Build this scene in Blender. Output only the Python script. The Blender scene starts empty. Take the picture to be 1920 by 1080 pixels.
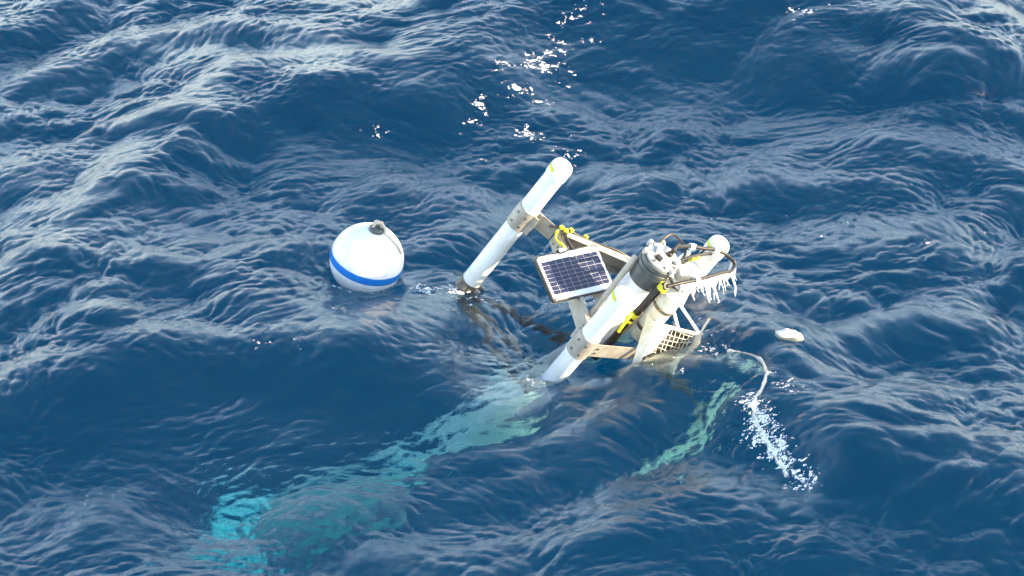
import bpy, bmesh, math, random
import numpy as np
from mathutils import Vector, Matrix, Quaternion

scene = bpy.context.scene
R = math.radians

# ---------------------------------------------------------------- camera, sky, sun, exposure
PITCH, DIST = R(30.0), 18.0
cam_d = bpy.data.cameras.new('camera')
cam = bpy.data.objects.new('camera', cam_d)
scene.collection.objects.link(cam)
cam.location = (0, -DIST * math.cos(PITCH), DIST * math.sin(PITCH))
cam.rotation_euler = (R(90) - PITCH, 0, 0)
cam_d.sensor_width = 36
cam_d.lens = 100
cam_d.clip_start = 0.1
cam_d.clip_end = 9000
scene.camera = cam

SUN_AZ, SUN_EL = R(106), R(17)          # azimuth from +y (away from the viewer) clockwise towards +x
sun_dir = Vector((math.sin(SUN_AZ) * math.cos(SUN_EL), math.cos(SUN_AZ) * math.cos(SUN_EL), math.sin(SUN_EL)))
world = bpy.data.worlds.new('World')
scene.world = world
world.use_nodes = True
wn = world.node_tree
sky = wn.nodes.new('ShaderNodeTexSky')
sky.sky_type = 'NISHITA'
sky.sun_disc = False
sky.sun_elevation = SUN_EL
sky.sun_rotation = SUN_AZ
sky.air_density = 1.0
sky.dust_density = 0.6
sky.ozone_density = 1.0
# thin bright cloud over the whole sky, uneven as such a veil is
wtc = wn.nodes.new('ShaderNodeTexCoord')
wmp = wn.nodes.new('ShaderNodeMapping')
wmp.inputs['Scale'].default_value = (1, 1, 2.2)
wnz = wn.nodes.new('ShaderNodeTexNoise')
wnz.inputs['Scale'].default_value = 2.6
wnz.inputs['Detail'].default_value = 5
wnz.inputs['Distortion'].default_value = 0.4
wrp = wn.nodes.new('ShaderNodeValToRGB')
wrp.color_ramp.elements[0].position = 0.30
wrp.color_ramp.elements[0].color = (1.55, 1.7, 1.8, 1)
wrp.color_ramp.elements[1].position = 0.70
wrp.color_ramp.elements[1].color = (3.1, 3.15, 3.1, 1)
# the veil thickens towards the horizon, as haze and foreshortened cloud do
wsp = wn.nodes.new('ShaderNodeSeparateXYZ')
wmr = wn.nodes.new('ShaderNodeMapRange')
wmr.interpolation_type = 'SMOOTHERSTEP'
wmr.inputs['From Min'].default_value = 0.02
wmr.inputs['From Max'].default_value = 0.75
wmr.inputs['To Min'].default_value = 1.0
wmr.inputs['To Max'].default_value = 0.08
wad = wn.nodes.new('ShaderNodeMix')
wad.data_type = 'RGBA'
wad.blend_type = 'ADD'
wad.clamp_result = False
wn.links.new(wtc.outputs['Generated'], wmp.inputs[0])
wn.links.new(wtc.outputs['Generated'], wsp.inputs[0])
wn.links.new(wsp.outputs['Z'], wmr.inputs['Value'])
wn.links.new(wmr.outputs[0], wad.inputs[0])
wn.links.new(wmp.outputs[0], wnz.inputs['Vector'])
wn.links.new(wnz.outputs['Fac'], wrp.inputs[0])
wn.links.new(sky.outputs[0], wad.inputs[6])
wn.links.new(wrp.outputs[0], wad.inputs[7])
wn.links.new(wad.outputs[2], wn.nodes['Background'].inputs[0])
wn.nodes['Background'].inputs[1].default_value = 0.15

sun_l = bpy.data.lights.new('sun', 'SUN')
sun_l.energy = 5.0
sun_l.angle = R(0.55)
sun_l.color = (1.0, 0.80, 0.52)
sun = bpy.data.objects.new('sun', sun_l)
scene.collection.objects.link(sun)
sun.location = (20, -8, 15)
sun.rotation_euler = sun_dir.to_track_quat('Z', 'Y').to_euler()

vs = scene.view_settings
vs.view_transform = 'Standard'
vs.look = 'None'
vs.exposure = 1.9
vs.gamma = 1.0
cy = scene.cycles
cy.use_denoising = True
cy.max_bounces = 6
cy.transmission_bounces = 4
cy.glossy_bounces = 3
cy.diffuse_bounces = 2
cy.volume_bounces = 0
cy.transparent_max_bounces = 8
cy.caustics_reflective = True
cy.caustics_refractive = True
cy.sample_clamp_indirect = 6.0
cy.sample_clamp_direct = 40.0
cy.blur_glossy = 0.3

# ---------------------------------------------------------------- helpers
def link(o, parent=None):
    scene.collection.objects.link(o)
    if parent is not None:
        o.parent = parent
    return o

def tag(o, label=None, cat=None, group=None, kind=None):
    for k, v in (('label', label), ('category', cat), ('group', group), ('kind', kind)):
        if v:
            o[k] = v
    return o

def smoothstep(a, b, x):
    t = np.clip((x - a) / (b - a), 0, 1)
    return t * t * (3 - 2 * t)

# ---------------------------------------------------------------- the sea: swell ridges + a wind-wave spectrum
TILE, N = 10.24, 1024
def bil(F, x, y):
    u = (np.asarray(x, float) / TILE + 0.5) * N
    v = (np.asarray(y, float) / TILE + 0.5) * N
    i, j = np.floor(u).astype(int), np.floor(v).astype(int)
    a, b = u - i, v - j
    i0, i1, j0, j1 = i % N, (i + 1) % N, j % N, (j + 1) % N
    return (F[j0, i0] * (1 - a) + F[j0, i1] * a) * (1 - b) + (F[j1, i0] * (1 - a) + F[j1, i1] * a) * b

def spectrum_field(seed=7):
    rng = np.random.default_rng(seed)
    k1 = 2 * np.pi * np.fft.fftfreq(N, TILE / N)
    kx, ky = np.meshgrid(k1, k1)                     # rows: y, columns: x
    k = np.hypot(kx, ky)
    k[0, 0] = 1
    th = np.arctan2(ky, kx)
    f = lambda H: np.fft.ifft2(H).real
    def field(amp):
        a = amp.copy(); a[0, 0] = 0
        return np.fft.fft2(rng.standard_normal((N, N))) * a
    def to_slope(h, s):
        return h * (s / np.sqrt((f(1j * kx * h) ** 2 + f(1j * ky * h) ** 2).mean()))
    def band(lo, hi):                                # wavelengths between lo and hi metres
        return np.exp(-(2 * np.pi / hi / k) ** 3) * np.exp(-(k * lo / (2 * np.pi)) ** 2)
    def facing(deg, p, floor):
        return np.sqrt(floor + np.abs(np.cos((th - R(deg)) / 2)) ** p)
    def noise(lam, sd):                              # smooth unit-variance noise
        h = f(field(np.exp(-(k * lam / (2 * np.pi)) ** 2)))
        return h / h.std() * sd
    long_ = f(to_slope(field(k ** -2.0 * band(0.4, 1.7) * facing(-72, 5, 0.12)), SLOPE_LONG))
    med = to_slope(field(k ** -2.0 * band(0.12, 0.65) * facing(-70, 7, 0.10)), SLOPE_MED)
    sa = to_slope(field(k ** -2.0 * band(0.03, 0.16) * facing(-50, 10, 0.10)), SLOPE_SHORT)
    sb = to_slope(field(k ** -2.0 * band(0.03, 0.16) * facing(-125, 10, 0.10)), SLOPE_SHORT)
    g = (np.arange(N) / N - 0.5) * TILE
    X, Y = np.meshgrid(g, g)
    wx, wy = noise(1.3, 0.09), noise(1.3, 0.09)
    wx2, wy2 = noise(0.5, 0.03), noise(0.5, 0.03)
    m1, m2, m3 = noise(0.8, 0.5), noise(0.9, 0.5), noise(1.2, 0.4)
    ma = np.clip(0.75 + m1, 0.35, 1.5); mb = np.clip(0.75 - m1 * 0.8 + m2 * 0.4, 0.35, 1.5)
    calm = np.ones_like(X)                           # smooth, steep faces between the rougher patches
    for cx, cy_, rx, ry, a in CALM:
        calm -= a * np.exp(-((X - cx) / rx) ** 2 - ((Y - cy_) / ry) ** 2)
    calm = np.clip(calm, 0.52, 1)
    ma, mb = ma * (0.3 + 0.7 * calm), mb * (0.3 + 0.7 * calm)
    z = long_ * (0.4 + 0.6 * calm) + bil(f(med), X + wx, Y + wy) * np.clip(1 + m3, 0.4, 1.6) * calm
    z = z + bil(f(sa), X + wx + wx2, Y + wy + wy2) * ma + bil(f(sb), X + wx - wx2, Y + wy - wy2) * mb
    h = np.fft.fft2(z)
    low = np.exp(-(k / (2 * np.pi / 0.9)) ** 2)
    soft = CHOP * np.exp(-(k * 0.05 / (2 * np.pi)) ** 2)
    return z, f(-1j * kx / k * h * soft), f(-1j * ky / k * h * soft), f(h * low)
SLOPE_LONG, SLOPE_MED, SLOPE_SHORT, CHOP = 0.175, 0.14, 0.15, 1.15
CALM = [(-1.2, 2.0, 0.9, 0.55, 0.7), (1.2, 3.2, 1.1, 0.8, 0.75), (-1.5, -1.6, 1.2, 0.6, 0.7), (-0.6, -1.9, 1.2, 0.8, 0.45), (-1.7, -2.6, 0.8, 0.5, 0.5)]
WZ, WX, WY, WL = spectrum_field()

# crest polylines (x, y in metres), height, width of the front (towards -y) and of the back
CRESTS = [
    ([(-3.5, -1.15), (-2.4, -0.86), (-1.5, -0.72), (-1.05, -0.80), (-0.55, -1.05), (0.1, -1.35)], 0.30, 0.62, 1.5),
    ([(-2.9, 1.25), (-2.4, 1.75), (-1.9, 2.45), (-1.2, 2.85), (-0.2, 2.75), (0.5, 2.35)], 0.29, 0.52, 1.3),
    ([(-0.9, 3.9), (0.3, 4.5), (1.4, 4.25), (2.2, 3.9), (3.2, 3.5), (4.6, 3.1)], 0.44, 0.85, 1.8),
    ([(0.4, -1.25), (1.0, -1.05), (1.6, -1.25), (1.95, -1.95), (2.6, -2.35), (3.6, -2.6)], 0.28, 0.45, 1.5),
    ([(0.2, -2.75), (1.1, -2.6), (1.9, -2.9), (2.6, -3.2)], 0.12, 0.35, 0.7),
    ([(-4.2, 0.2), (-3.3, 0.45), (-2.6, 0.3), (-2.1, 0.1)], 0.10, 0.35, 0.7),
    ([(1.6, 1.6), (2.4, 1.9), (3.3, 1.7), (4.2, 1.3)], 0.13, 0.45, 0.8),
    ([(2.0, 0.1), (2.8, 0.4), (3.6, 0.1), (4.4, -0.4)], 0.10, 0.4, 0.8),
]
def crest_line(pts):
    xs = np.linspace(pts[0][0] - 1.5, pts[-1][0] + 1.5, 240)
    ys = np.interp(xs, [p[0] for p in pts], [p[1] for p in pts])
    kern = np.exp(-np.linspace(-2, 2, 31) ** 2); kern /= kern.sum()
    ys = np.convolve(np.pad(ys, 15, mode='edge'), kern, mode='valid')
    return xs, ys
LINES = [crest_line(c[0]) for c in CRESTS]
def ridge(x, y):
    z = np.zeros_like(x)
    for (pts, hgt, wf, wb), (lx, ly) in zip(CRESTS, LINES):
        d = (y - np.interp(x, lx, ly)) * 0.88
        sft = 0.06
        back = 0.5 * (1 + d / np.sqrt(d * d + sft))
        w = wf + (wb - wf) * back
        prof = 1.0 / (1 + (d / w) ** 2) - 0.22 * np.exp(-((d + 1.7 * wf) / (0.8 * wf)) ** 2)
        x0, x1 = pts[0][0], pts[-1][0]
        t = 0.28 * (x1 - x0)
        z += 0.82 * hgt * prof * smoothstep(x0 - 0.3, x0 + t, x) * (1 - smoothstep(x1 - t, x1 + 0.3, x))
    for cx, cy_, dz, sg in LEVELS:
        z += dz * np.exp(-((x - cx) ** 2 + (y - cy_) ** 2) / (2 * sg * sg))
    return z - 0.10
LEVELS = []

def sea_height(x, y):
    """height of the undisplaced surface at a point (choppy shift ignored); for resting things on the water"""
    x = np.atleast_1d(np.asarray(x, float)); y = np.atleast_1d(np.asarray(y, float))
    return float((bil(WZ, x, y) + ridge(x, y))[0])

# settle the water level where the photograph shows things meeting it
for _ in range(4):
    for px, py, want in ((-0.92, 0.18, -0.04), (-0.31, 0.03, 0.0), (0.20, -0.85, -0.14), (0.85, -0.75, -0.02)):
        LEVELS.append((px, py, want - sea_height(px, py), 0.35))

def axis(lo, hi, step, far):
    a = list(np.arange(lo, hi + 1e-6, step))
    up, s = [], step
    while (up[-1] if up else a[-1]) < far:
        s *= 1.18
        up.append((up[-1] if up else a[-1]) + s)
    dn, s = [], step
    while (dn[-1] if dn else a[0]) > -far:
        s *= 1.18
        dn.append((dn[-1] if dn else a[0]) - s)
    return np.array(dn[::-1] + a + up)

def build_sea():
    xs = axis(-4.7, 4.7, SEA_STEP, 3500)
    ys = axis(-3.7, 5.1, SEA_STEP, 3500)
    X, Y = np.meshgrid(xs, ys)
    edge = np.maximum(np.maximum(np.abs(X) - 4.7, 0), np.maximum(np.maximum(-3.7 - Y, Y - 5.1), 0))
    w = 1 - smoothstep(0.0, 0.6, edge)
    wl = 1 - smoothstep(20, 120, edge)
    Z = (w * bil(WZ, X, Y) + (1 - w) * bil(WL, X, Y)) * wl
    inner = edge < 25
    zr = np.full(X.shape, -0.1)
    zr[inner] = ridge(X[inner], Y[inner])
    Z = Z + zr
    PX = X + w * bil(WX, X, Y)
    PY = Y + w * bil(WY, X, Y)
    ny, nx = X.shape
    top = np.stack([PX, PY, Z], -1).reshape(-1, 3)
    idx = np.arange(nx * ny).reshape(ny, nx)
    q = np.stack([idx[:-1, :-1], idx[:-1, 1:], idx[1:, 1:], idx[1:, :-1]], -1).reshape(-1, 4)
    # closed body: skirt and bottom
    loop = np.concatenate([idx[0, :-1], idx[:-1, -1], idx[-1, :0:-1], idx[:0:-1, 0]])
    nb = len(loop)
    low = top[loop].copy(); low[:, 2] = -120
    base = nx * ny
    ring = base + np.arange(nb)
    nxt = np.roll(np.arange(nb), -1)
    skirt = np.stack([loop[nxt], loop, ring, ring[nxt]], -1)
    verts = np.concatenate([top, low])
    quads = np.concatenate([q, skirt])
    nq = len(quads)
    me = bpy.data.meshes.new('sea')
    me.vertices.add(len(verts))
    me.vertices.foreach_set('co', verts.astype(np.float32).ravel())
    nl = nq * 4 + nb
    me.loops.add(nl)
    me.loops.foreach_set('vertex_index', np.concatenate([quads.ravel(), ring[::-1]]).astype(np.int32))
    me.polygons.add(nq + 1)
    me.polygons.foreach_set('loop_start', np.concatenate([np.arange(nq) * 4, [nq * 4]]).astype(np.int32))
    me.update(calc_edges=True)
    me.polygons.foreach_set('use_smooth', np.concatenate([np.ones(len(q)), np.zeros(nq + 1 - len(q))]).astype(bool))
    me.update()
    o = link(bpy.data.objects.new('sea', me))
    tag(o, 'choppy deep blue open sea water filling the whole view', 'sea', kind='structure')
    return o
SEA_STEP = 0.01
sea = build_sea()

def water_material():
    m = bpy.data.materials.new('sea_water')
    m.use_nodes = True
    nt = m.node_tree
    nt.nodes.clear()
    out = nt.nodes.new('ShaderNodeOutputMaterial')
    g = nt.nodes.new('ShaderNodeBsdfGlass')
    g.inputs['IOR'].default_value = 1.333
    g.inputs['Roughness'].default_value = 0.02
    g.inputs['Color'].default_value = (1, 1, 1, 1)
    # fine wind ripples below the mesh's own resolution
    tc = nt.nodes.new('ShaderNodeTexCoord')
    mp = nt.nodes.new('ShaderNodeMapping')
    mp.inputs['Rotation'].default_value = (0, 0, R(18))
    mp.inputs['Scale'].default_value = (1.0, 1.7, 1.0)
    n1 = nt.nodes.new('ShaderNodeTexNoise')
    n1.inputs['Scale'].default_value = 46
    n1.inputs['Detail'].default_value = 2
    n1.inputs['Distortion'].default_value = 1.2
    b = nt.nodes.new('ShaderNodeBump')
    b.inputs['Strength'].default_value = 0.22
    b.inputs['Distance'].default_value = 0.009
    nt.links.new(tc.outputs['Object'], mp.inputs[0])
    nt.links.new(mp.outputs[0], n1.inputs['Vector'])
    nt.links.new(n1.outputs['Fac'], b.inputs['Height'])
    nt.links.new(b.outputs[0], g.inputs['Normal'])
    nt.links.new(g.outputs[0], out.inputs['Surface'])
    a = nt.nodes.new('ShaderNodeVolumeAbsorption')        # absorption per metre = density * (1 - colour)
    a.inputs['Density'].default_value = 0.30
    a.inputs['Color'].default_value = (0.0, 0.875, 0.93, 1)
    nt.links.new(a.outputs[0], out.inputs['Volume'])
    return m
sea.data.materials.append(water_material())

def deep_backdrop():  # added plane; its blue stands in for light scattered in deep water
    me = bpy.data.meshes.new('deep_water_backdrop')
    me.from_pydata([(-3400, -3400, -7), (3400, -3400, -7), (3400, 3400, -7), (-3400, 3400, -7)], [], [(0, 1, 2, 3)])
    o = link(bpy.data.objects.new('deep_water_backdrop', me))
    tag(o, 'added blue plane standing in for light scattered up from deep water', 'deep_water_backdrop', kind='structure')
    m = bpy.data.materials.new('deep_blue')
    m.use_nodes = True
    p = m.node_tree.nodes['Principled BSDF']
    p.inputs['Base Color'].default_value = (0.0, 0.080, 0.138, 1)
    p.inputs['Roughness'].default_value = 1
    p.inputs['Specular IOR Level'].default_value = 0
    me.materials.append(m)
deep_backdrop()

# ---------------------------------------------------------------- materials of the things
def mat(name, base, rough=0.5, metal=0.0, stain=None, amount=0.5, scale=6.0, bump=0.0, bump_scale=60.0, spec=0.5, coat=0.0):
    m = bpy.data.materials.new(name)
    m.use_nodes = True
    nt = m.node_tree
    p = nt.nodes['Principled BSDF']
    p.inputs['Metallic'].default_value = metal
    p.inputs['Roughness'].default_value = rough
    p.inputs['Specular IOR Level'].default_value = spec
    p.inputs['Coat Weight'].default_value = coat
    tc = nt.nodes.new('ShaderNodeTexCoord')
    if stain is None:
        stain = tuple(c * 0.8 for c in base)
    n = nt.nodes.new('ShaderNodeTexNoise')
    n.inputs['Scale'].default_value = scale
    n.inputs['Detail'].default_value = 5
    n.inputs['Roughness'].default_value = 0.65
    r = nt.nodes.new('ShaderNodeValToRGB')
    r.color_ramp.elements[0].position = 0.42
    r.color_ramp.elements[1].position = 0.75
    r.color_ramp.elements[0].color = (*base, 1)
    r.color_ramp.elements[1].color = (*[b * (1 - amount) + s * amount for b, s in zip(base, stain)], 1)
    nt.links.new(tc.outputs['Object'], n.inputs['Vector'])
    nt.links.new(n.outputs['Fac'], r.inputs[0])
    nt.links.new(r.outputs[0], p.inputs['Base Color'])
    if bump:
        n2 = nt.nodes.new('ShaderNodeTexNoise')
        n2.inputs['Scale'].default_value = bump_scale
        n2.inputs['Detail'].default_value = 4
        b = nt.nodes.new('ShaderNodeBump')
        b.inputs['Strength'].default_value = 0.6
        b.inputs['Distance'].default_value = bump
        nt.links.new(tc.outputs['Object'], n2.inputs['Vector'])
        nt.links.new(n2.outputs['Fac'], b.inputs['Height'])
        nt.links.new(b.outputs[0], p.inputs['Normal'])
    return m

M_PVC = mat('white_pvc', (0.80, 0.80, 0.79), 0.38, stain=(0.55, 0.53, 0.46), amount=0.45, scale=5)
M_VINYL = mat('white_vinyl', (0.80, 0.80, 0.80), 0.34, stain=(0.50, 0.49, 0.43), amount=0.6, scale=5)
M_BLUE = mat('blue_band', (0.015, 0.17, 0.56), 0.28, stain=(0.04, 0.20, 0.50), amount=0.5, scale=9)
M_ALU = mat('weathered_aluminium', (0.37, 0.345, 0.30), 0.45, metal=0.12, stain=(0.20, 0.15, 0.09), amount=0.8, scale=9, bump=0.001)
M_STEEL = mat('dull_steel', (0.22, 0.20, 0.17), 0.38, metal=0.7, stain=(0.16, 0.10, 0.06), amount=0.6, scale=14)
M_GREY = mat('grey_housing', (0.055, 0.066, 0.070), 0.38, stain=(0.13, 0.135, 0.13), amount=0.5, scale=7)
M_LID = mat('pale_lid', (0.48, 0.47, 0.43), 0.45, stain=(0.30, 0.25, 0.18), amount=0.6, scale=10)
M_BLACK = mat('black_rubber', (0.009, 0.008, 0.008), 0.5, stain=(0.03, 0.024, 0.018), amount=0.6, scale=20)
M_YELLOW = mat('yellow_tape', (0.58, 0.56, 0.02), 0.5, stain=(0.55, 0.52, 0.03), amount=0.5, scale=30)
M_CREAM = mat('stained_white', (0.78, 0.76, 0.66), 0.5, stain=(0.50, 0.44, 0.26), amount=0.8, scale=9, bump=0.002, bump_scale=40)
M_LINE = mat('white_line', (0.80, 0.79, 0.74), 0.7, stain=(0.6, 0.58, 0.5), amount=0.5, scale=40)
M_ROPE = mat('pale_rope', (0.50, 0.45, 0.36), 0.8, stain=(0.42, 0.38, 0.30), amount=0.6, scale=60, bump=0.002, bump_scale=220)
M_CELL = mat('solar_cell', (0.009, 0.015, 0.050), 0.35, stain=(0.018, 0.018, 0.042), amount=0.8, scale=26, spec=0.25)
M_SHEET = mat('panel_backsheet', (0.74, 0.76, 0.76), 0.35, stain=(0.60, 0.60, 0.56), amount=0.5, scale=8)
M_PFRAME = mat('panel_edge', (0.018, 0.017, 0.016), 0.45, stain=(0.06, 0.05, 0.04), amount=0.5, scale=12)
M_BALLAST = mat('algae_ballast', (0.80, 0.82, 0.78), 0.7, stain=(0.46, 0.58, 0.50), amount=0.8, scale=7, bump=0.01, bump_scale=18)
M_ARM = mat('fouled_pipe', (0.42, 0.46, 0.42), 0.7, stain=(0.06, 0.10, 0.09), amount=0.95, scale=11)
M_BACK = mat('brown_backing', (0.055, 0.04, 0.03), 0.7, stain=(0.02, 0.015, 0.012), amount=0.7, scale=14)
M_FOAM = mat('foam', (0.80, 0.81, 0.80), 0.6, stain=(0.6, 0.66, 0.68), amount=0.5, scale=60)
def lacy(m):                                        # bubbles leave holes in the foam
    nt = m.node_tree
    p = nt.nodes['Principled BSDF']
    tc = nt.nodes.new('ShaderNodeTexCoord')
    v = nt.nodes.new('ShaderNodeTexVoronoi')
    v.inputs['Scale'].default_value = 80
    r = nt.nodes.new('ShaderNodeMapRange')
    r.inputs['From Min'].default_value = 0.18
    r.inputs['From Max'].default_value = 0.50
    r.inputs['To Min'].default_value = 0.0
    r.inputs['To Max'].default_value = 1.0
    nt.links.new(tc.outputs['Object'], v.inputs['Vector'])
    nt.links.new(v.outputs['Distance'], r.inputs['Value'])
    nt.links.new(r.outputs[0], p.inputs['Alpha'])
lacy(M_FOAM)

# ---------------------------------------------------------------- mesh helpers
class MB:
    def __init__(s):
        s.v, s.f = [], []
    def add(s, vs, fs):
        o = len(s.v)
        s.v += [tuple(v) for v in vs]
        s.f += [tuple(i + o for i in f) for f in fs]
        return s
    def box(s, c, ax, ay, az):
        """box from centre and three half-axis vectors"""
        c, ax, ay, az = map(Vector, (c, ax, ay, az))
        vs = [c + ax * i + ay * j + az * k for k in (-1, 1) for j in (-1, 1) for i in (-1, 1)]
        return s.add(vs, [(0, 2, 3, 1), (4, 5, 7, 6), (0, 1, 5, 4), (2, 6, 7, 3), (0, 4, 6, 2), (1, 3, 7, 5)])
    def lathe(s, prof, base, up, n=32, closed=True):
        """prof: list of (radius, height) from bottom to top; ends are capped"""
        base, up = Vector(base), Vector(up).normalized()
        a = up.orthogonal().normalized(); b = up.cross(a)
        vs, fs = [], []
        for r, h in prof:
            for i in range(n):
                t = 2 * math.pi * i / n
                vs.append(base + up * h + (a * math.cos(t) + b * math.sin(t)) * r)
        for k in range(len(prof) - 1):
            for i in range(n):
                j = (i + 1) % n
                fs.append((k * n + i, k * n + j, (k + 1) * n + j, (k + 1) * n + i))
        if closed:
            fs.append(tuple(range(n))[::-1])
            fs.append(tuple(range((len(prof) - 1) * n, len(prof) * n)))
        return s.add(vs, fs)
    def cyl(s, a, b, r, n=20, r2=None):
        a, b = Vector(a), Vector(b)
        return s.lathe([(r, 0), (r if r2 is None else r2, (b - a).length)], a, b - a, n)
    def sweep(s, pts, r, n=10, smooth=6, twist=0):
        pts = [Vector(p) for p in pts]
        P = []
        for i in range(len(pts) - 1):
            p0, p1, p2, p3 = pts[max(i - 1, 0)], pts[i], pts[i + 1], pts[min(i + 2, len(pts) - 1)]
            for k in range(smooth):
                t = k / smooth
                P.append(0.5 * (2 * p1 + (p2 - p0) * t + (2 * p0 - 5 * p1 + 4 * p2 - p3) * t * t + (3 * p1 - p0 - 3 * p2 + p3) * t ** 3))
        P.append(pts[-1])
        T = [(P[min(i + 1, len(P) - 1)] - P[max(i - 1, 0)]).normalized() for i in range(len(P))]
        a = T[0].orthogonal().normalized()
        vs, fs = [], []
        for i, p in enumerate(P):
            a = (a - T[i] * a.dot(T[i])).normalized()
            b = T[i].cross(a)
            for k in range(n):
                t = 2 * math.pi * k / n + twist * i
                rr = r(i / (len(P) - 1)) if callable(r) else r
                vs.append(p + (a * math.cos(t) + b * math.sin(t)) * rr)
        for i in range(len(P) - 1):
            for k in range(n):
                j = (k + 1) % n
                fs.append((i * n + k, i * n + j, (i + 1) * n + j, (i + 1) * n + k))
        fs.append(tuple(range(n))[::-1]); fs.append(tuple(range((len(P) - 1) * n, len(P) * n)))
        return s.add(vs, fs)
    def prism(s, poly, ext):
        poly = [Vector(p) for p in poly]; ext = Vector(ext); n = len(poly)
        vs = [p - ext / 2 for p in poly] + [p + ext / 2 for p in poly]
        return s.add(vs, [tuple(range(n))[::-1], tuple(range(n, 2 * n))] + [(i, (i + 1) % n, n + (i + 1) % n, n + i) for i in range(n)])
    def arc_strip(s, base, up, r, th, ang0, ang1, h0, h1, ref, n=14):
        """curved strip lying on a tube; angles about the tube's axis measured from ref"""
        base, up = Vector(base), Vector(up).normalized()
        a = Vector(ref); a = (a - up * a.dot(up)).normalized(); b = up.cross(a)
        vs, fs = [], []
        for i in range(n + 1):
            t = ang0 + (ang1 - ang0) * i / n
            d = a * math.cos(t) + b * math.sin(t)
            for rr, h in ((r, h0), (r, h1), (r + th, h1), (r + th, h0)):
                vs.append(base + up * h + d * rr)
        for i in range(n):
            for k in range(4):
                j = (k + 1) % 4
                fs.append((i * 4 + k, i * 4 + j, i * 4 + 4 + j, i * 4 + 4 + k))
        fs.append((3, 2, 1, 0)); fs.append(tuple(n * 4 + k for k in range(4)))
        return s.add(vs, fs)
    def build(s, name, material, parent=None, smooth=True, bevel=0.0, angle=35):
        me = bpy.data.meshes.new(name)
        me.from_pydata(s.v, [], s.f)
        bm = bmesh.new(); bm.from_mesh(me)
        bmesh.ops.recalc_face_normals(bm, faces=bm.faces)
        bm.to_mesh(me); bm.free()
        if smooth:
            me.shade_smooth()
            me.set_sharp_from_angle(angle=R(angle))
        me.materials.append(material)
        o = link(bpy.data.objects.new(name, me), parent)
        if bevel:
            bv = o.modifiers.new('bevel', 'BEVEL'); bv.width = bevel; bv.segments = 2; bv.limit_method = 'ANGLE'
        return o

_g = (np.arange(N) / N - 0.5) * TILE
WS = WZ + ridge(*np.meshgrid(_g, _g))
def surf(x, y, up=0.0):
    """point of the sea surface for the grid position (x, y), with the choppy shift"""
    return Vector((x + float(bil(WX, x, y)), y + float(bil(WY, x, y)), float(bil(WS, x, y)) + up))

# ---------------------------------------------------------------- round float
def ball_float():
    root = link(bpy.data.objects.new('mooring_float', None))
    root.empty_display_size = 0.2
    c = Vector((-0.925, 0.187, 0.10))
    ax = Vector((0.28, -0.10, 0.95)).normalized()
    root.matrix_world = Matrix.Translation(c) @ ax.to_track_quat('Z', 'Y').to_matrix().to_4x4()
    tag(root, 'white ball float with blue band and rope loop, floating left of the instrument frame', 'buoy')
    Rb = 0.236
    def prof(a):                                    # slightly pear-shaped: fuller shoulder towards the top fitting
        r, z = Rb * math.cos(a), Rb * math.sin(a)
        if a > 0:
            z *= 1 + 0.03 * math.sin(a) ** 2
        return r, z
    ang = [R(-90 + 5 * i) for i in range(1, 35)]
    MB().lathe([prof(a) for a in ang], (0, 0, 0), (0, 0, 1), 72).build('shell', M_VINYL, root)
    MB().lathe([(prof(R(d))[0] + 0.0015, prof(R(d))[1]) for d in (-6.4, -4, -2, 0, 2, 4, 6.4)], (0, 0, 0), (0, 0, 1), 72, closed=False).build('band', M_BLUE, root)
    MB().lathe([(0.010, 0.224), (0.046, 0.228), (0.050, 0.238), (0.048, 0.254), (0.040, 0.263), (0.024, 0.263), (0.018, 0.254)], (0, 0, 0), (0, 0, 1), 36).build('top_fitting', M_GREY, root)
    d = Vector((0.10, -0.80, 0))
    pts = [(0.012, 0.028, 0.262), (0.008, 0.024, 0.292), (0.0, 0.002, 0.306), (0.002, -0.026, 0.296), (0.004, -0.05, 0.276), (0.006, -0.064, 0.240),
           (0.010, -0.092, 0.226), (0.008, -0.122, 0.211), (0.014, -0.150, 0.192), (0.020, -0.176, 0.168), (0.024, -0.196, 0.144)]
    MB().sweep(pts, 0.0085, 8, 6).build('rope', M_ROPE, root)
    MB().sweep([(-0.016, 0.022, 0.262), (-0.014, 0.014, 0.295), (-0.006, -0.010, 0.309), (0.012, -0.020, 0.298), (0.018, -0.020, 0.266)], 0.009, 8, 6).build('rope_loop', M_ROPE, root)
    return root

# ---------------------------------------------------------------- instrument buoy (built upright in its own frame, then tilted)
B_O = Vector((0.754, -0.517, 0.672))
B_E1 = Vector((-0.1537, -0.9688, -0.1945)).normalized()
B_U = Vector((0.4915, -0.2457, 0.8355)); B_U = (B_U - B_E1 * B_U.dot(B_E1)).normalized()
B_E2 = B_U.cross(B_E1)
CAMDIR = Vector((0.748, -0.249, 0.0))               # horizontal bearing of the ship's rail in the buoy's own frame
UP = Vector((0, 0, 1))

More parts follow.
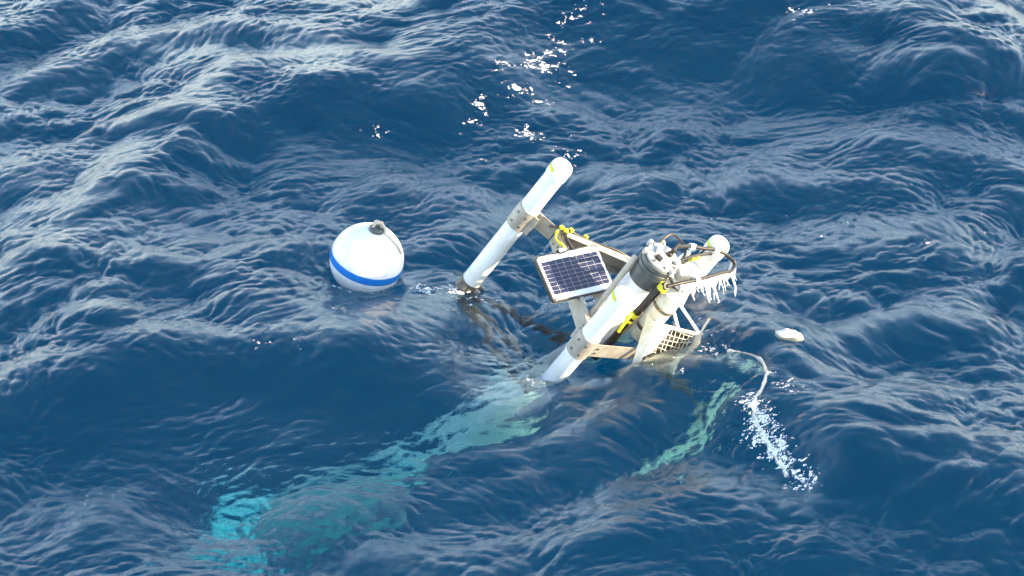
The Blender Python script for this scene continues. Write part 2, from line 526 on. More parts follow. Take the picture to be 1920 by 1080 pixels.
def instrument_buoy():
    root = link(bpy.data.objects.new('instrument_buoy', None))
    root.empty_display_size = 0.3
    m3 = Matrix((B_E1, B_E2, B_U)).transposed()
    root.matrix_world = Matrix.Translation(B_O) @ m3.to_4x4()
    tag(root, 'tilted white spar buoy with three capped tubes, aluminium frame and solar panel, half submerged', 'buoy')
    rt = 0.063
    T = [(-0.237, -0.563), (0.558, 0.0), (-0.322, 0.563)]
    # --- three float tubes
    for k, (x, y) in enumerate(T):
        t = MB().lathe([(rt * 0.96, 0), (rt, 0.006), (rt, 1.50)], (x, y, -1.56), UP, 40).build('float_tube', M_PVC, root)
        cp = [(rt + 0.0015, 0), (rt + 0.006, 0.003), (rt + 0.006, 0.075), (rt + 0.004, 0.088), (rt - 0.004, 0.101), (rt - 0.018, 0.110), (rt - 0.04, 0.114), (0.006, 0.115)]
        MB().lathe(cp, (x, y, -0.088), UP, 40).build('end_cap', M_PVC, t)
        MB().arc_strip((x, y, -0.088), UP, rt + 0.0062, 0.0015, R(-88), R(-18), 0.050, 0.076, CAMDIR).build('reflective_tape', M_YELLOW, t)
    # --- clamps round the tubes
    for (x, y) in T:
        for z, h in ((-0.48, 0.085), (-1.20, 0.06)):
            c = MB().lathe([(rt + 0.001, 0), (rt + 0.007, 0), (rt + 0.007, 2 * h), (rt + 0.001, 2 * h)], (x, y, z - h), UP, 40, closed=False).build('tube_clamp', M_ALU if z > -1 else M_STEEL, root)
            inw = Vector((-x, -y, 0)).normalized(); sd = UP.cross(inw)
            for q in (-1, 1):
                MB().box(Vector((x, y, z)) + inw * 0.075 + sd * 0.03 * q, inw * 0.02, sd * 0.004, UP * h * 0.9).build('ear', M_ALU, c, smooth=False, bevel=0.0015)
            for zz in (-0.5, 0.5):
                for bx in (0.35, -0.55):
                    d = (CAMDIR.normalized() * math.cos(bx) + UP.cross(CAMDIR.normalized()) * math.sin(bx))
                    p = Vector((x, y, z + zz * h)) + d * (rt + 0.006)
                    MB().cyl(p, p + d * 0.009, 0.008, 6).build('bolt', M_STEEL, c, smooth=False)
    # --- ring frame: aluminium channel plates bent round the three tubes
    def strip(a, b, zc=-0.48, h=0.055, th=0.004, flange=0.028, inward=True, bolts=(), name='frame_plate', up2=None, material=None):
        material = material or M_ALU
        a, b = Vector((a[0], a[1], zc)), Vector((b[0], b[1], zc if up2 is None else up2))
        d = (b - a).normalized(); n = UP.cross(d).normalized()
        if (n.dot(-(a + b) / 2) < 0) == inward:
            n = -n
        up = d.cross(n); up = up if up.z > 0 else -up
        mb = MB().box((a + b) / 2, d * ((b - a).length / 2), n * th / 2, up * h)
        o = mb.build(name, material, root, smooth=False, bevel=0.001)
        if flange:
            for sgn in (-1, 1):
                MB().box((a + b) / 2 + n * (flange / 2 + th / 2) + up * sgn * (h - th / 2), d * ((b - a).length / 2 - 0.001), n * flange / 2, up * th / 2).build('flange', material, o, smooth=False, bevel=0.0008)
        for u_, v_ in bolts:
            p = a + (b - a) * u_ + up * v_ * h - n * th / 2
            MB().cyl(p, p - n * 0.007, 0.008, 6).build('bolt', M_STEEL, o, smooth=False)
        return o
    A = (-0.215, -0.345)
    strip((-0.268, -0.500), A, h=0.060, flange=0, bolts=((0.3, 0.4), (0.3, -0.4)))
    strip((A[0] + 0.012, A[1] + 0.008), (0.505, 0.005), h=0.058, flange=0.030, bolts=((0.06, 0.4), (0.06, -0.4), (0.12, 0.1), (0.9, 0.3), (0.9, -0.3)))
    strip((A[0] - 0.012, A[1] + 0.022), (-0.345, 0.505), h=0.066, flange=0.055, bolts=((0.3, -0.3), (0.6, -0.3), (0.8, 0.3)))
    strip((0.585, 0.060), (0.425, 0.345), h=0.058, flange=0.0, bolts=((0.1, 0.35), (0.1, -0.35)))
    strip((0.42, 0.355), (-0.25, 0.585), h=0.040, flange=0.030)
    # stiffener angle across the ring to the hull
    strip((-0.19, -0.30), (0.12, 0.08), zc=-0.50, h=0.03, flange=0.03)
    strip((-0.33, 0.25), (0.13, 0.17), zc=-0.49, h=0.045, flange=0.03)
    # lower ring, under water
    for i in range(3):
        (ax, ay), (bx, by) = T[i], T[(i + 1) % 3]
        strip((ax * 0.88 + bx * 0.12, ay * 0.88 + by * 0.12), (ax * 0.12 + bx * 0.88, ay * 0.12 + by * 0.88), zc=-1.40, h=0.035, flange=0.025, material=M_BACK)
    HX, HY = 0.209, 0.148
    for (x, y) in T:
        d = Vector((x - HX, y - HY, 0)); L = d.length; d.normalize()
        strip((HX + d.x * 0.10, HY + d.y * 0.10), (x - d.x * 0.06, y - d.y * 0.06), zc=-1.46, h=0.04, flange=0.03, material=M_BACK)
    # --- hull tube and its grey instrument head
    hull = MB().lathe([(0.095, -1.75), (0.105, -1.745), (0.105, -1.60), (0.095, -1.595), (0.100, -1.2), (0.100, -0.09)], (HX, HY, 0), UP, 48).build('hull_tube', M_PVC, root)
    head = MB().lathe([(0.106, -0.095), (0.116, -0.090), (0.116, 0.012), (0.112, 0.016), (0.112, 0.022), (0.120, 0.026), (0.120, 0.052), (0.113, 0.055), (0.113, 0.061), (0.120, 0.064), (0.120, 0.092), (0.116, 0.096)],
                      (HX, HY, 0), UP, 48).build('instrument_head', M_GREY, root)
    MB().lathe([(0.108, 0.096), (0.110, 0.098), (0.110, 0.112), (0.104, 0.118), (0.02, 0.121)], (HX, HY, 0), UP, 40).build('lid', M_LID, head)
    for i in range(8):
        t = 2 * math.pi * i / 8 + 0.2
        p = Vector((HX + 0.098 * math.cos(t), HY + 0.098 * math.sin(t), 0.116))
        MB().cyl(p, p + UP * 0.014, 0.009, 6).build('bolt', M_STEEL, head, smooth=False)
    for t in (R(190), R(235), R(280), R(40)):
        d = Vector((math.cos(t), math.sin(t), 0)); s_ = UP.cross(d)
        MB().box(Vector((HX, HY, 0.105)) + d * 0.112, d * 0.018, s_ * 0.013, UP * 0.022).build('lug', M_LID, head, smooth=False, bevel=0.004)
    MB().box((HX - 0.02, HY - 0.045, 0.135), (0.035, 0, 0), (0, 0.012, 0), (0, 0, 0.016)).build('handle', M_PVC, head, smooth=False, bevel=0.004)
    MB().box((HX + 0.045, HY - 0.03, 0.128), (0.01, 0.02, 0), (-0.016, 0.008, 0), (0, 0, 0.010)).build('latch', M_BLACK, head, smooth=False, bevel=0.003)
    MB().lathe([(0.020, 0), (0.020, 0.022), (0.014, 0.026), (0.014, 0.06)], (HX - 0.03, HY + 0.03, 0.118), (-0.2, 0.25, 1), 16).build('connector', M_BLACK, head)
    MB().box((HX - 0.060, HY - 0.112, -0.05), (0.012, 0.004, 0), (-0.004, 0.012, 0), (0, 0, 0.012)).build('label_plate', M_SHEET, head, smooth=False, bevel=0.002)
    # rod beside the hull
    MB().cyl((0.215, 0.012, 0.02), (0.40, -0.02, -0.62), 0.019, 20).build('stay_rod', M_ALU, root)
    # --- plate from the head to the third tube, with standing gear
    plate = MB().prism([(0.06, 0.29, -0.2), (-0.20, 0.30, -0.2), (-0.27, 0.45, -0.2), (-0.27, 0.50, -0.2), (-0.24, 0.57, -0.2), (-0.06, 0.52, -0.2), (0.02, 0.44, -0.2)], (0, 0, 0.008)).build('instrument_plate', M_CREAM, root, smooth=False, bevel=0.002)
    for (x, y) in ((-0.16, 0.33), (-0.08, 0.35), (-0.2, 0.44), (-0.06, 0.46), (0.0, 0.35), (-0.12, 0.50)):
        MB().cyl((x, y, -0.196), (x, y, -0.180), 0.010, 6).build('bolt', M_STEEL, plate, smooth=False)
    MB().box((-0.10, 0.42, -0.170), (0.045, 0.02, 0), (-0.016, 0.035, 0), (0, 0, 0.026)).build('junction_box', M_LID, plate, smooth=False, bevel=0.004)
    MB().box((0.02, 0.33, -0.165), (0.03, 0.0, 0), (0, 0.022, 0), (0, 0, 0.032)).build('junction_box', M_CREAM, plate, smooth=False, bevel=0.004)
    MB().lathe([(0.016, 0), (0.016, 0.16), (0.010, 0.165), (0.010, 0.20), (0.018, 0.203), (0.018, 0.235)], (-0.16, 0.36, -0.196), (0.12, 0.12, 1), 16).build('antenna_stub', M_PVC, plate)
    # --- cables
    loop = [(0.183, 0.179, 0.17), (0.11, 0.21, 0.175), (0.072, 0.232, 0.13), (-0.026, 0.316, 0.10), (-0.098, 0.422, 0.08), (-0.150, 0.495, 0.07), (-0.185, 0.59, 0.055), (-0.150, 0.655, 0.05),
            (-0.067, 0.640, 0.055), (0.01, 0.575, 0.07), (0.116, 0.487, 0.08), (0.194, 0.42, 0.08), (0.295, 0.319, 0.08), (0.36, 0.235, 0.05)]
    c = MB().sweep(loop, 0.0115, 12, 8).build('cable', M_BLACK, root)
    for i, mm in ((3, M_PVC), (5, M_CREAM), (11, M_PVC)):
        p, q = Vector(loop[i]), Vector(loop[i + 1])
        d = (q - p).normalized()
        MB().cyl(p, p + d * 0.034, 0.019, 14).build('tie', mm, c)
    c = MB().sweep([(0.23, 0.21, 0.12), (0.214, 0.238, 0.11), (0.127, 0.285, 0.10), (0.027, 0.361, 0.09), (-0.082, 0.463, 0.08), (-0.16, 0.50, 0.02)], 0.0105, 12, 8).build('cable', M_BLACK, root)
    MB().cyl((0.218, 0.225, 0.116), (0.19, 0.247, 0.11), 0.026, 14).build('tie', M_PVC, c)
    MB().cyl((0.05, 0.343, 0.075), (-0.01, 0.392, 0.07), 0.018, 14).build('tape_wrap', M_YELLOW, c)
    for pts, rr in (([(0.30, 0.20, 0.10), (0.30, 0.30, 0.02), (0.20, 0.38, -0.06), (0.06, 0.44, -0.12), (-0.08, 0.50, -0.17)], 0.008),
                    ([(0.13, 0.10, 0.13), (0.06, 0.14, 0.17), (0.0, 0.22, 0.13), (-0.06, 0.33, 0.02), (-0.12, 0.38, -0.15)], 0.008),
                    ([(0.26, 0.24, 0.06), (0.22, 0.31, -0.03), (0.16, 0.35, -0.12), (0.05, 0.37, -0.17)], 0.007),
                    ([(-0.24, 0.49, 0.00), (-0.22, 0.46, -0.10), (-0.16, 0.40, -0.16)], 0.008)):
        MB().sweep(pts, rr, 8, 8).build('thin_cable', M_BLACK, root)
    c = MB().sweep([(0.36, 0.235, 0.05), (0.345, 0.215, 0.00), (0.372, 0.200, -0.08), (0.386, 0.196, -0.16), (0.382, 0.193, -0.26), (0.392, 0.188, -0.36), (0.398, 0.183, -0.48), (0.37, 0.18, -0.7)], 0.026, 12, 6).build('cable_bundle', M_BLACK, root)
    for p, q in (((0.345, 0.228, 0.035), (0.352, 0.222, 0.0)), ((0.390, 0.196, -0.22), (0.384, 0.194, -0.25)), ((0.388, 0.190, -0.285), (0.386, 0.19, -0.30))):
        MB().cyl(p, q, 0.033, 14).build('tape_wrap', M_YELLOW, c)
    MB().sweep([(0.415, 0.215, -0.18), (0.425, 0.205, -0.27), (0.42, 0.20, -0.36), (0.40, 0.20, -0.46)], 0.010, 10, 6).build('thin_cable', M_STEEL, c)
    MB().sweep([(0.418, 0.160, -0.22), (0.452, 0.150, -0.25), (0.468, 0.148, -0.30), (0.475, 0.150, -0.345)], 0.010, 8, 6).build('yellow_tail', M_YELLOW, c)
    for (x, y, z) in ((0.35, 0.24, 0.012), (0.368, 0.228, -0.03), (0.375, 0.222, -0.06)):
        MB().cyl((x, y, z), (x + 0.02, y + 0.004, z + 0.01), 0.010, 8).build('clip', M_STEEL, c)
    # --- wiring along the beam, with yellow ties
    w = MB().sweep([(-0.20, -0.40, -0.43), (-0.225, -0.30, -0.40), (-0.235, -0.22, -0.415), (-0.255, -0.10, -0.42), (-0.285, 0.06, -0.41), (-0.305, 0.18, -0.43)], 0.009, 10, 6).build('beam_cable', M_BLACK, root)
    for x, y, z in ((-0.21, -0.33, -0.40), (-0.232, -0.265, -0.40), (-0.262, -0.155, -0.415)):
        MB().box((x, y, z), (0.009, 0.012, 0.003), (-0.010, 0.007, 0), (0, 0, 0.011)).build('tie', M_YELLOW, w, smooth=False, bevel=0.004)
    w = MB().sweep([(-0.215, -0.30, -0.40), (-0.15, -0.295, -0.40), (-0.10, -0.24, -0.41), (-0.02, -0.15, -0.44)], 0.013, 10, 6).build('panel_cable', M_BLACK, root)
    MB().cyl((-0.205, -0.30, -0.397), (-0.172, -0.297, -0.397), 0.0155, 12).build('tape_wrap', M_YELLOW, w)
    w = MB().sweep([(-0.185, -0.345, -0.41), (-0.14, -0.345, -0.43), (-0.08, -0.325, -0.41), (-0.03, -0.295, -0.375)], 0.007, 8, 6).build('panel_lead', M_YELLOW, root)
    MB().box((-0.165, -0.35, -0.415), (0.010, 0, 0), (0, 0.009, 0), (0, 0, 0.010)).build('tie', M_YELLOW, w, smooth=False, bevel=0.004)
    MB().box((-0.055, -0.315, -0.39), (0.010, 0, 0), (0, 0.009, 0), (0, 0, 0.010)).build('tie', M_YELLOW, w, smooth=False, bevel=0.004)
    # --- solar panel
    p0 = Vector((0.222, -0.482, -0.358))
    ew, eh = Vector((-0.399, 0.381, 0.0)), Vector((0.216, 0.212, -0.060))
    en = eh.cross(ew).normalized()
    en = en if en.z > 0 else -en
    W_, H_ = ew.length, eh.length
    dw, dh = ew.normalized(), eh.normalized()
    def rrect(w0, w1, h0, h1, rad, n=5):
        out = []
        for cx, cy_, a0 in ((w1 - rad, h1 - rad, 0), (w0 + rad, h1 - rad, 90), (w0 + rad, h0 + rad, 180), (w1 - rad, h0 + rad, 270)):
            for i in range(n + 1):
                a = R(a0 + 90 * i / n)
                out.append((cx + rad * math.cos(a), cy_ + rad * math.sin(a)))
        return out
    P = lambda a, b, c=0.0: p0 + dw * a + dh * b + en * c
    panel = MB().prism([P(a, b, -0.008) for a, b in rrect(0, W_, 0, H_, 0.022)], en * 0.020).build('solar_panel', M_PFRAME, root, bevel=0.002)
    MB().prism([P(a, b, 0.0035) for a, b in rrect(0.012, W_ - 0.012, 0.010, H_ - 0.010, 0.018)], en * 0.003).build('back_sheet', M_SHEET, panel)
    mx, my0, my1 = 0.028, 0.046, 0.044
    cw, chh = (W_ - 2 * mx) / 8, (H_ - my0 - my1) / 8
    cell_me = None
    for i in range(8):
        for j in range(8):
            cpos = P(mx + (i + 0.5) * cw, my0 + (j + 0.5) * chh, 0.0056)
            if cell_me is None:
                o = MB().box((0, 0, 0), dw * (cw / 2 - 0.0015), dh * (chh / 2 - 0.0007), en * 0.0008).build('solar_cell', M_CELL, panel, smooth=False)
                cell_me = o.data
            else:
                o = link(bpy.data.objects.new('solar_cell', cell_me), panel)
            o.location = cpos
    for a, b in ((0.022, 0.018), (W_ - 0.022, 0.018), (0.022, H_ - 0.018), (W_ - 0.022, H_ - 0.018)):
        MB().cyl(P(a, b, 0.004), P(a, b, 0.009), 0.0065, 12).build('screw', M_STEEL, panel)
    MB().box(P(W_ * 0.43, 0.002, 0.004), dw * 0.034, dh * 0.014, en * 0.012).build('junction_box', M_BLACK, panel, smooth=False, bevel=0.003)
    MB().box(P(W_ * 0.43, -0.002, 0.0175), dw * 0.028, dh * 0.009, en * 0.002).build('junction_cover', M_SHEET, panel, smooth=False, bevel=0.001)
    MB().box(P(W_ * 0.5, H_ - 0.01, -0.028), dw * (W_ / 2 - 0.02), dh * 0.006, en * 0.010).build('support_rail', M_ALU, panel, smooth=False, bevel=0.001)
    MB().box(P(W_ * 0.5, H_ * 0.3, -0.028), dw * (W_ / 2 - 0.02), dh * 0.010, en * 0.010).build('support_rail', M_ALU, panel, smooth=False, bevel=0.001)
    for a in (0.28, 0.72):
        b0 = P(W_ * a, H_ * 0.75, -0.03)
        MB().box((b0 + Vector((b0.x, b0.y, -0.52))) / 2, dw * 0.018, dh * 0.003, UP * ((b0.z + 0.52) / 2)).build('bracket', M_STEEL, panel, smooth=False)
    # --- white side housing under the cables
    hs = MB().lathe([(0.05, 0), (0.066, 0.012), (0.070, 0.03), (0.070, 0.40), (0.062, 0.425), (0.04, 0.435)], (0.235, 0.352, -0.50), (0.0, -0.01, 1), 32).build('side_housing', M_CREAM, root)
    for z in (0.10, 0.30):
        MB().lathe([(0.0705, 0), (0.076, 0.002), (0.076, 0.024), (0.0705, 0.026)], (0.235, 0.351, -0.50 + z), (0.0, -0.01, 1), 32, closed=False).build('hose_band', M_STEEL, hs)
    MB().lathe([(0.045, 0), (0.048, 0.02), (0.040, 0.20), (0.02, 0.22)], (0.13, 0.375, -0.30), (0.15, 0.1, 1), 24).build('side_sensor', M_CREAM, root)
    # --- guard: white post, top rail, wire mesh, right post, struts
    gp = MB().prism([(0.335, 0.262, -0.225), (0.392, 0.330, -0.235), (0.535, 0.395, -0.52), (0.565, 0.410, -0.66), (0.510, 0.360, -0.66), (0.488, 0.345, -0.50)], (0.008, -0.004, 0.014)).build('guard_post', M_CREAM, root, smooth=False, bevel=0.003)
    A0, A1 = Vector((0.350, 0.318, -0.262)), Vector((0.243, 0.646, -0.255))
    B0, B1 = Vector((0.520, 0.415, -0.60)), Vector((0.455, 0.700, -0.56))
    g = MB().cyl(A0, A1, 0.011, 12).build('guard_rail', M_CREAM, root)
    gx = (B0 - A0).cross(A1 - A0).normalized()
    gusset = MB().prism([A0 + (A1 - A0) * 0.03, A0 + (A1 - A0) * 0.42, A0 + (B0 - A0) * 0.45 + (A1 - A0) * 0.2, A0 + (B0 - A0) * 0.62], gx * 0.006).build('gusset', M_CREAM, g, smooth=False)
    mb = MB()
    def gpt(a, b):
        wob = 0.006 * math.sin(9 * a + 5 * b) + 0.005 * math.sin(17 * b - 6 * a)
        return A0.lerp(A1, a).lerp(B0.lerp(B1, a), b) + gx * (-0.004 + wob)
    for i in range(12):
        a = (i + 0.5) / 12
        mb.sweep([gpt(a + 0.01 * math.sin(i * 3 + k), k / 5) for k in range(6)], 0.0021, 5, 2)
    for j in range(12):
        b = (j + 0.6) / 12
        mb.sweep([gpt(k / 6, b + 0.008 * math.sin(j * 2 + k * 1.7)) for k in range(7)], 0.0021, 5, 2)
    mb.build('wire_mesh', M_CREAM, g)
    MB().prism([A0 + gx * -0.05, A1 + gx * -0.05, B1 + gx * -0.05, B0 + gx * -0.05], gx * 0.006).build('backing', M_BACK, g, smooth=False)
    MB().sweep([A1, A1.lerp(B1, 0.35) + Vector((0.0, 0.01, 0)), A1.lerp(B1, 0.8), B1], lambda t: 0.017 + 0.008 * math.sin(9 * t), 10, 6).build('guard_leg', M_CREAM, root)
    for a, b in (((0.247, 0.404, -0.175), (0.295, 0.502, -0.258)), ((0.191, 0.441, -0.166), (0.237, 0.646, -0.256)), ((0.237, 0.646, -0.250), (0.088, 0.693, -0.238)), ((0.05, 0.45, -0.03), (0.20, 0.45, -0.17)), ((0.155, 0.43, -0.03), (0.25, 0.40, -0.18))):
        MB().cyl(a, b, 0.0095, 10).build('strut', M_CREAM, root)
    # --- ragged white fringe hanging under the plate by the third tube
    rng = random.Random(5)
    band = MB().sweep([(0.25, 0.34, 0.0), (0.195, 0.395, 0.005), (0.136, 0.462, 0.01), (0.058, 0.530, 0.01), (-0.03, 0.60, 0.01), (-0.12, 0.655, 0.02), (-0.19, 0.66, 0.03)], lambda t: 0.016 + 0.004 * math.sin(23 * t), 10, 6).build('fringe_band', M_PVC, root)
    path = [Vector(p) for p in ((0.25, 0.34, 0.0), (0.195, 0.395, 0.005), (0.136, 0.462, 0.01), (0.058, 0.530, 0.01), (-0.03, 0.60, 0.01), (-0.12, 0.655, 0.02), (-0.19, 0.66, 0.03))]
    gdown = Vector((0.1945, 0.5139, -0.8355))        # true downwards in the tilted frame
    for i in range(34):
        f = (i + 0.5 + rng.uniform(-.4, .4)) / 34 * (len(path) - 1)
        k = min(int(f), len(path) - 2)
        q = path[k].lerp(path[k + 1], f - k) + Vector((rng.uniform(-.01, .01), rng.uniform(-.01, .01), 0))
        L = (0.045 + 0.075 * min(1.0, i / 16) + 0.06 * (i > 28)) * rng.uniform(0.35, 1.35)
        out = Vector((0.45, 0.75, 0)).normalized() * rng.uniform(0.0, 0.6) + Vector((rng.uniform(-.35, .35), rng.uniform(-.35, .35), 0))
        d = (gdown + out).normalized()
        sd = d.cross(Vector((1, 0.3, 0))).normalized()
        w0 = rng.uniform(0.004, 0.012)
        MB().sweep([q, q + d * L * 0.35 + sd * rng.uniform(-.008, .008), q + d * L * 0.7 + sd * rng.uniform(-.012, .012), q + d * L], lambda t, w0=w0: w0 * (1 - 0.85 * t) * (1 + 0.25 * math.sin(7 * t)), 6, 3).build('fringe_strip', M_PVC, band)
    # --- submerged spar under the front tube, with its basket and tail
    SX, SY = 0.53, 0.04
    spar = MB().lathe([(0.07, -5.0), (0.075, -4.95), (0.075, -4.5), (0.105, -4.45), (0.105, -2.9), (0.118, -2.89), (0.118, -2.72), (0.105, -2.71), (0.105, -1.75), (0.125, -1.74), (0.125, -1.30), (0.09, -1.24)], (SX, SY, 0), UP, 40).build('spar_tube', M_PVC, root)
    MB().box(((HX + SX) / 2, (HY + SY) / 2, -1.62), (0.17, -0.055, 0), (0.004, 0.012, 0), (0, 0, 0.06)).build('spar_bracket', M_ALU, root, smooth=False)
    MB().box((SX - 0.1, SY - 0.1, -1.55), (0.10, 0.16, 0), (0.006, -0.004, 0), (0, 0, 0.16)).build('spar_bracket', M_PVC, root, smooth=False)
    bk = MB().lathe([(0.11, -4.48), (0.145, -4.40), (0.160, -4.05), (0.145, -3.65), (0.125, -3.35), (0.110, -2.95)], (SX, SY, 0), UP, 40).build('ballast_basket', M_BALLAST, root)
    for a in range(0, 360, 30):
        d = Vector((math.cos(R(a)), math.sin(R(a)), 0)); c_ = Vector((SX, SY, 0))
        MB().sweep([c_ + d * r + UP * z for r, z in ((0.115, -4.50), (0.155, -4.41), (0.172, -4.05), (0.157, -3.65), (0.135, -3.34), (0.115, -2.92))], 0.012, 6, 3).build('basket_rib', M_PVC, bk)
    MB().lathe([(0.01, 0), (0.05, 0.01), (0.075, 0.04), (0.08, 0.10), (0.08, 0.40), (0.07, 0.46), (0.03, 0.49)], (0.72, -0.40, -5.22), (0.02, 0.45, 0.22), 28).build('tail_float', M_PVC, root)
    MB().prism([(0.36, -0.26, -4.95), (0.66, -0.20, -4.91), (0.62, 0.06, -4.83), (0.34, 0.02, -4.83)], (0.0, 0.004, 0.02)).build('tail_plate', M_PVC, root, smooth=False, bevel=0.003)
    MB().prism([(0.24, -0.30, -4.80), (0.42, -0.36, -4.86), (0.46, -0.12, -4.62), (0.28, -0.08, -4.54)], (0.0, 0.016, 0.012)).build('tail_plate', M_PVC, root, smooth=False, bevel=0.003)
    MB().sweep([(0.08, 1.34, -0.88), (0.34, 1.26, -1.11), (0.62, 1.17, -1.36), (0.88, 1.06, -1.58)], lambda t: 0.075 - 0.03 * abs(2 * t - 1) ** 3, 14, 8).build('submerged_arm', M_ARM, root)
    MB().sweep([(0.43, 0.66, -0.60), (0.36, 0.96, -0.85), (0.34, 1.24, -1.10)], 0.018, 8, 6).build('arm_link', M_STEEL, root)
    return root

ball_float()
instrument_buoy()

# ---------------------------------------------------------------- small floating things
def drift_line():
    pts = [(1.33, -0.78, -0.10), (1.43, -0.88, -0.05), (1.51, -1.00, -0.018), (1.54, -1.18, -0.04), (1.50, -1.33, -0.05), (1.45, -1.46, -0.05), (1.44, -1.58, -0.07), (1.50, -1.75, -0.10), (1.62, -2.0, -0.14)]
    P = [surf(x, y, z - 0.008) for x, y, z in pts]
    o = MB().sweep(P, lambda t: 0.0115 + 0.003 * math.sin(60 * t), 10, 8).build('loose_line', M_LINE)
    tag(o, 'pale loose line curving through the water surface right of the wire guard', 'rope')
def drift_float():
    me_rng = random.Random(3)
    c = surf(1.66, -0.80)
    mb = MB()
    n, rings = 18, 9
    vs, fs = [], []
    for j in range(rings + 1):
        ph = math.pi * j / rings
        for i in range(n):
            t = 2 * math.pi * i / n
            r = 1 + 0.22 * math.sin(2 * t + 1) + 0.13 * math.sin(3 * t + 2 * ph) + 0.10 * math.sin(6 * ph + 2 * t) + 0.07 * math.sin(9 * t - 5 * ph)
            vs.append((0.075 * r * math.sin(ph) * math.cos(t), 0.055 * r * math.sin(ph) * math.sin(t), 0.042 * r * math.cos(ph)))
    for j in range(rings):
        for i in range(n):
            k = (i + 1) % n
            fs.append((j * n + i, (j + 1) * n + i, (j + 1) * n + k, j * n + k))
    mb.add(vs, fs)
    o = mb.build('small_float', M_CREAM, angle=80)
    o.location = c + Vector((0, 0, -0.008))
    o.rotation_euler = (0.15, 0.1, R(-25))
    tag(o, 'small lumpy cream float awash beside the loose line', 'float')
drift_line()
drift_float()

# ---------------------------------------------------------------- foam flecks on the surface, a few standing in for sun glints
def foam(name, label, strokes, seed):
    rng = random.Random(seed)
    vs, fs = [], []
    def fleck(x, y, s):
        c = surf(x, y, 0.002)
        nx = (surf(x + 0.02, y) - surf(x - 0.02, y)).normalized()
        ny = (surf(x, y + 0.02) - surf(x, y - 0.02)).normalized()
        nz = nx.cross(ny).normalized()
        if nz.z < 0.2: return
        n = 9
        a0, el = rng.gauss(0.2, 0.7), rng.uniform(0.2, 0.75)
        rr = [rng.uniform(0.55, 1.25) for _ in range(n)]
        b = len(vs)
        for lev, hz in ((1.0, -0.01), (0.72, 0.07), (0.3, 0.10)):
            for i in range(n):
                t = 2 * math.pi * i / n
                px, py = s * rr[i] * lev * math.cos(t), s * el * rr[i] * lev * math.sin(t)
                qx, qy = px * math.cos(a0) - py * math.sin(a0), px * math.sin(a0) + py * math.cos(a0)
                vs.append(tuple(c + nx * qx + ny * qy + nz * (hz * s * rng.uniform(0.7, 1.3))))
        for k in (0, 1):
            for i in range(n):
                j = (i + 1) % n
                fs.append((b + k * n + i, b + k * n + j, b + (k + 1) * n + j, b + (k + 1) * n + i))
        fs.append(tuple(b + 2 * n + i for i in range(n)))
    for pts, cnt, width, size in strokes:
        for _ in range(cnt):
            f = rng.uniform(0, len(pts) - 1.0001)
            k = int(f)
            x = pts[k][0] + (pts[k + 1][0] - pts[k][0]) * (f - k)
            y = pts[k][1] + (pts[k + 1][1] - pts[k][1]) * (f - k)
            x += rng.gauss(0, width); y += rng.gauss(0, width * 1.3)
            s0 = min(size * math.exp(rng.gauss(-0.45, 0.7)), size * 1.5)
            fleck(x, y, s0)
            for _ in range(rng.randint(2, 12)):
                fleck(x + rng.gauss(0, s0 * 1.5), y + rng.gauss(0, s0 * 1.2), s0 * rng.uniform(0.12, 0.55))
    mb = MB(); mb.v, mb.f = vs, fs
    o = mb.build(name, M_FOAM, angle=80)
    tag(o, label, 'foam', kind='stuff')

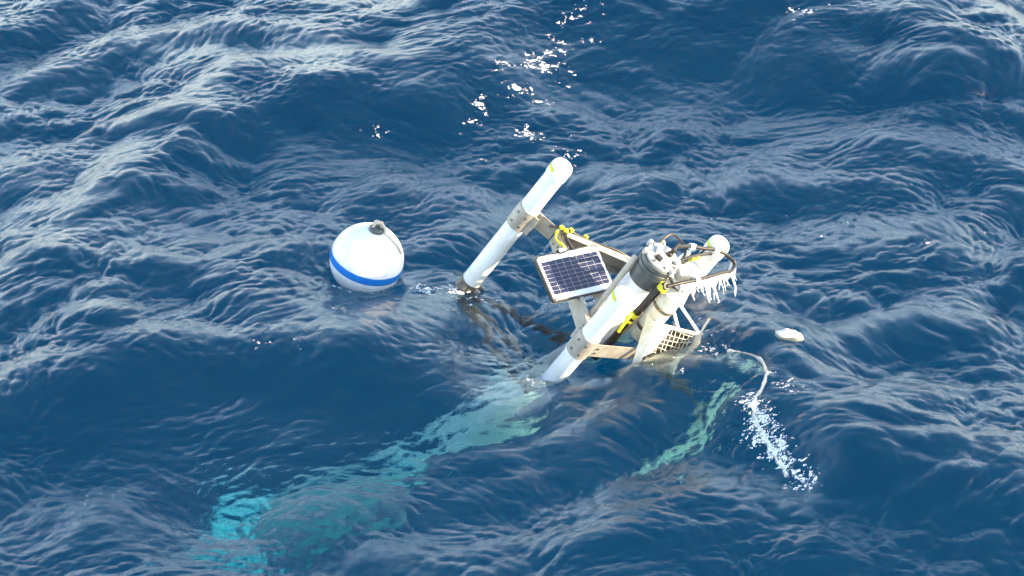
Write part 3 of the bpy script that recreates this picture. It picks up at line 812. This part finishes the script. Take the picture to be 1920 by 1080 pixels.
foam('foam_streak', 'scattered white foam flecks drifting behind the left capped tube', [
    ([(-0.12, 3.01), (-0.05, 3.0)], 6, 0.03, 0.018),
    ([(0.15, 3.10), (0.22, 3.24), (0.30, 3.12), (0.33, 3.05)], 26, 0.05, 0.021),
    ([(0.27, 3.3), (0.34, 3.51), (0.48, 3.84), (0.56, 3.98)], 14, 0.05, 0.016),
    ([(0.40, 3.2), (0.58, 3.55), (0.73, 4.0), (0.83, 4.17)], 14, 0.05, 0.015),
    ([(-0.37, 2.1), (-0.26, 2.29), (-0.19, 2.48), (0.0, 2.67), (0.23, 2.67)], 20, 0.04, 0.017),
    ([(0.09, 2.0), (0.13, 2.16), (0.15, 2.29)], 12, 0.035, 0.018),
    ([(0.33, 1.98), (0.45, 2.05), (0.49, 2.22)], 7, 0.05, 0.014),
    ([(-0.37, 4.27), (-0.22, 4.13), (0.0, 4.03)], 8, 0.08, 0.012),
    ([(2.06, 3.82), (2.10, 3.66), (2.20, 3.55)], 9, 0.03, 0.016),
    ([(2.31, 3.74), (2.5, 3.89), (2.67, 4.13)], 8, 0.02, 0.012),
    ([(-1.0, 2.12), (-0.92, 2.1)], 4, 0.04, 0.010),
    ([(-0.2, 1.72), (-0.16, 1.78)], 3, 0.02, 0.015)], 11)
foam('foam_trail', 'bubbling white foam trail along the loose line at lower right', [
    ([(1.39, -1.50), (1.44, -1.62), (1.51, -1.79), (1.56, -1.93)], 120, 0.034, 0.018),
    ([(1.54, -1.9), (1.64, -2.09), (1.70, -2.25)], 50, 0.030, 0.016),
    ([(1.57, -1.24), (1.61, -1.36), (1.69, -1.47)], 14, 0.035, 0.011)], 12)
foam('foam_wash_and_glints', 'white wash around the buoy where its tubes break the surface, plus white flecks as sun glints', [
    ([(-0.60, 0.0), (-0.46, -0.07), (-0.36, -0.04), (-0.27, -0.06)], 40, 0.030, 0.017),
    ([(-0.36, 0.06), (-0.30, -0.04), (-0.22, -0.02)], 16, 0.02, 0.014),
    ([(0.08, -0.92), (0.14, -0.96), (0.24, -0.93)], 14, 0.02, 0.011),
    ([(-1.15, 0.02), (-1.0, -0.05), (-0.85, -0.04), (-0.70, 0.06)], 22, 0.018, 0.010),
    ([(-0.25, -0.12), (-0.15, -0.2)], 10, 0.05, 0.008),
    ([(0.74, -0.97), (0.9, -1.03), (1.06, -0.97), (1.17, -0.75), (1.33, -0.75)], 44, 0.05, 0.012),
    ([(1.0, -0.5), (1.25, -0.45), (1.3, -0.3)], 16, 0.06, 0.008),
    ([(-1.13, -0.33), (-1.06, -0.43)], 8, 0.04, 0.008),
    ([(-1.52, -0.97), (-1.46, -0.92)], 5, 0.02, 0.007),  # white flecks in place of sun glints on the left crest
    ([(-1.30, -0.90), (-1.24, -0.97)], 6, 0.025, 0.007),  # more glints on that crest, made as white flecks
    ([(1.5, 0.9), (2.5, 0.5), (3.2, 0.8)], 14, 0.25, 0.008)], 13)
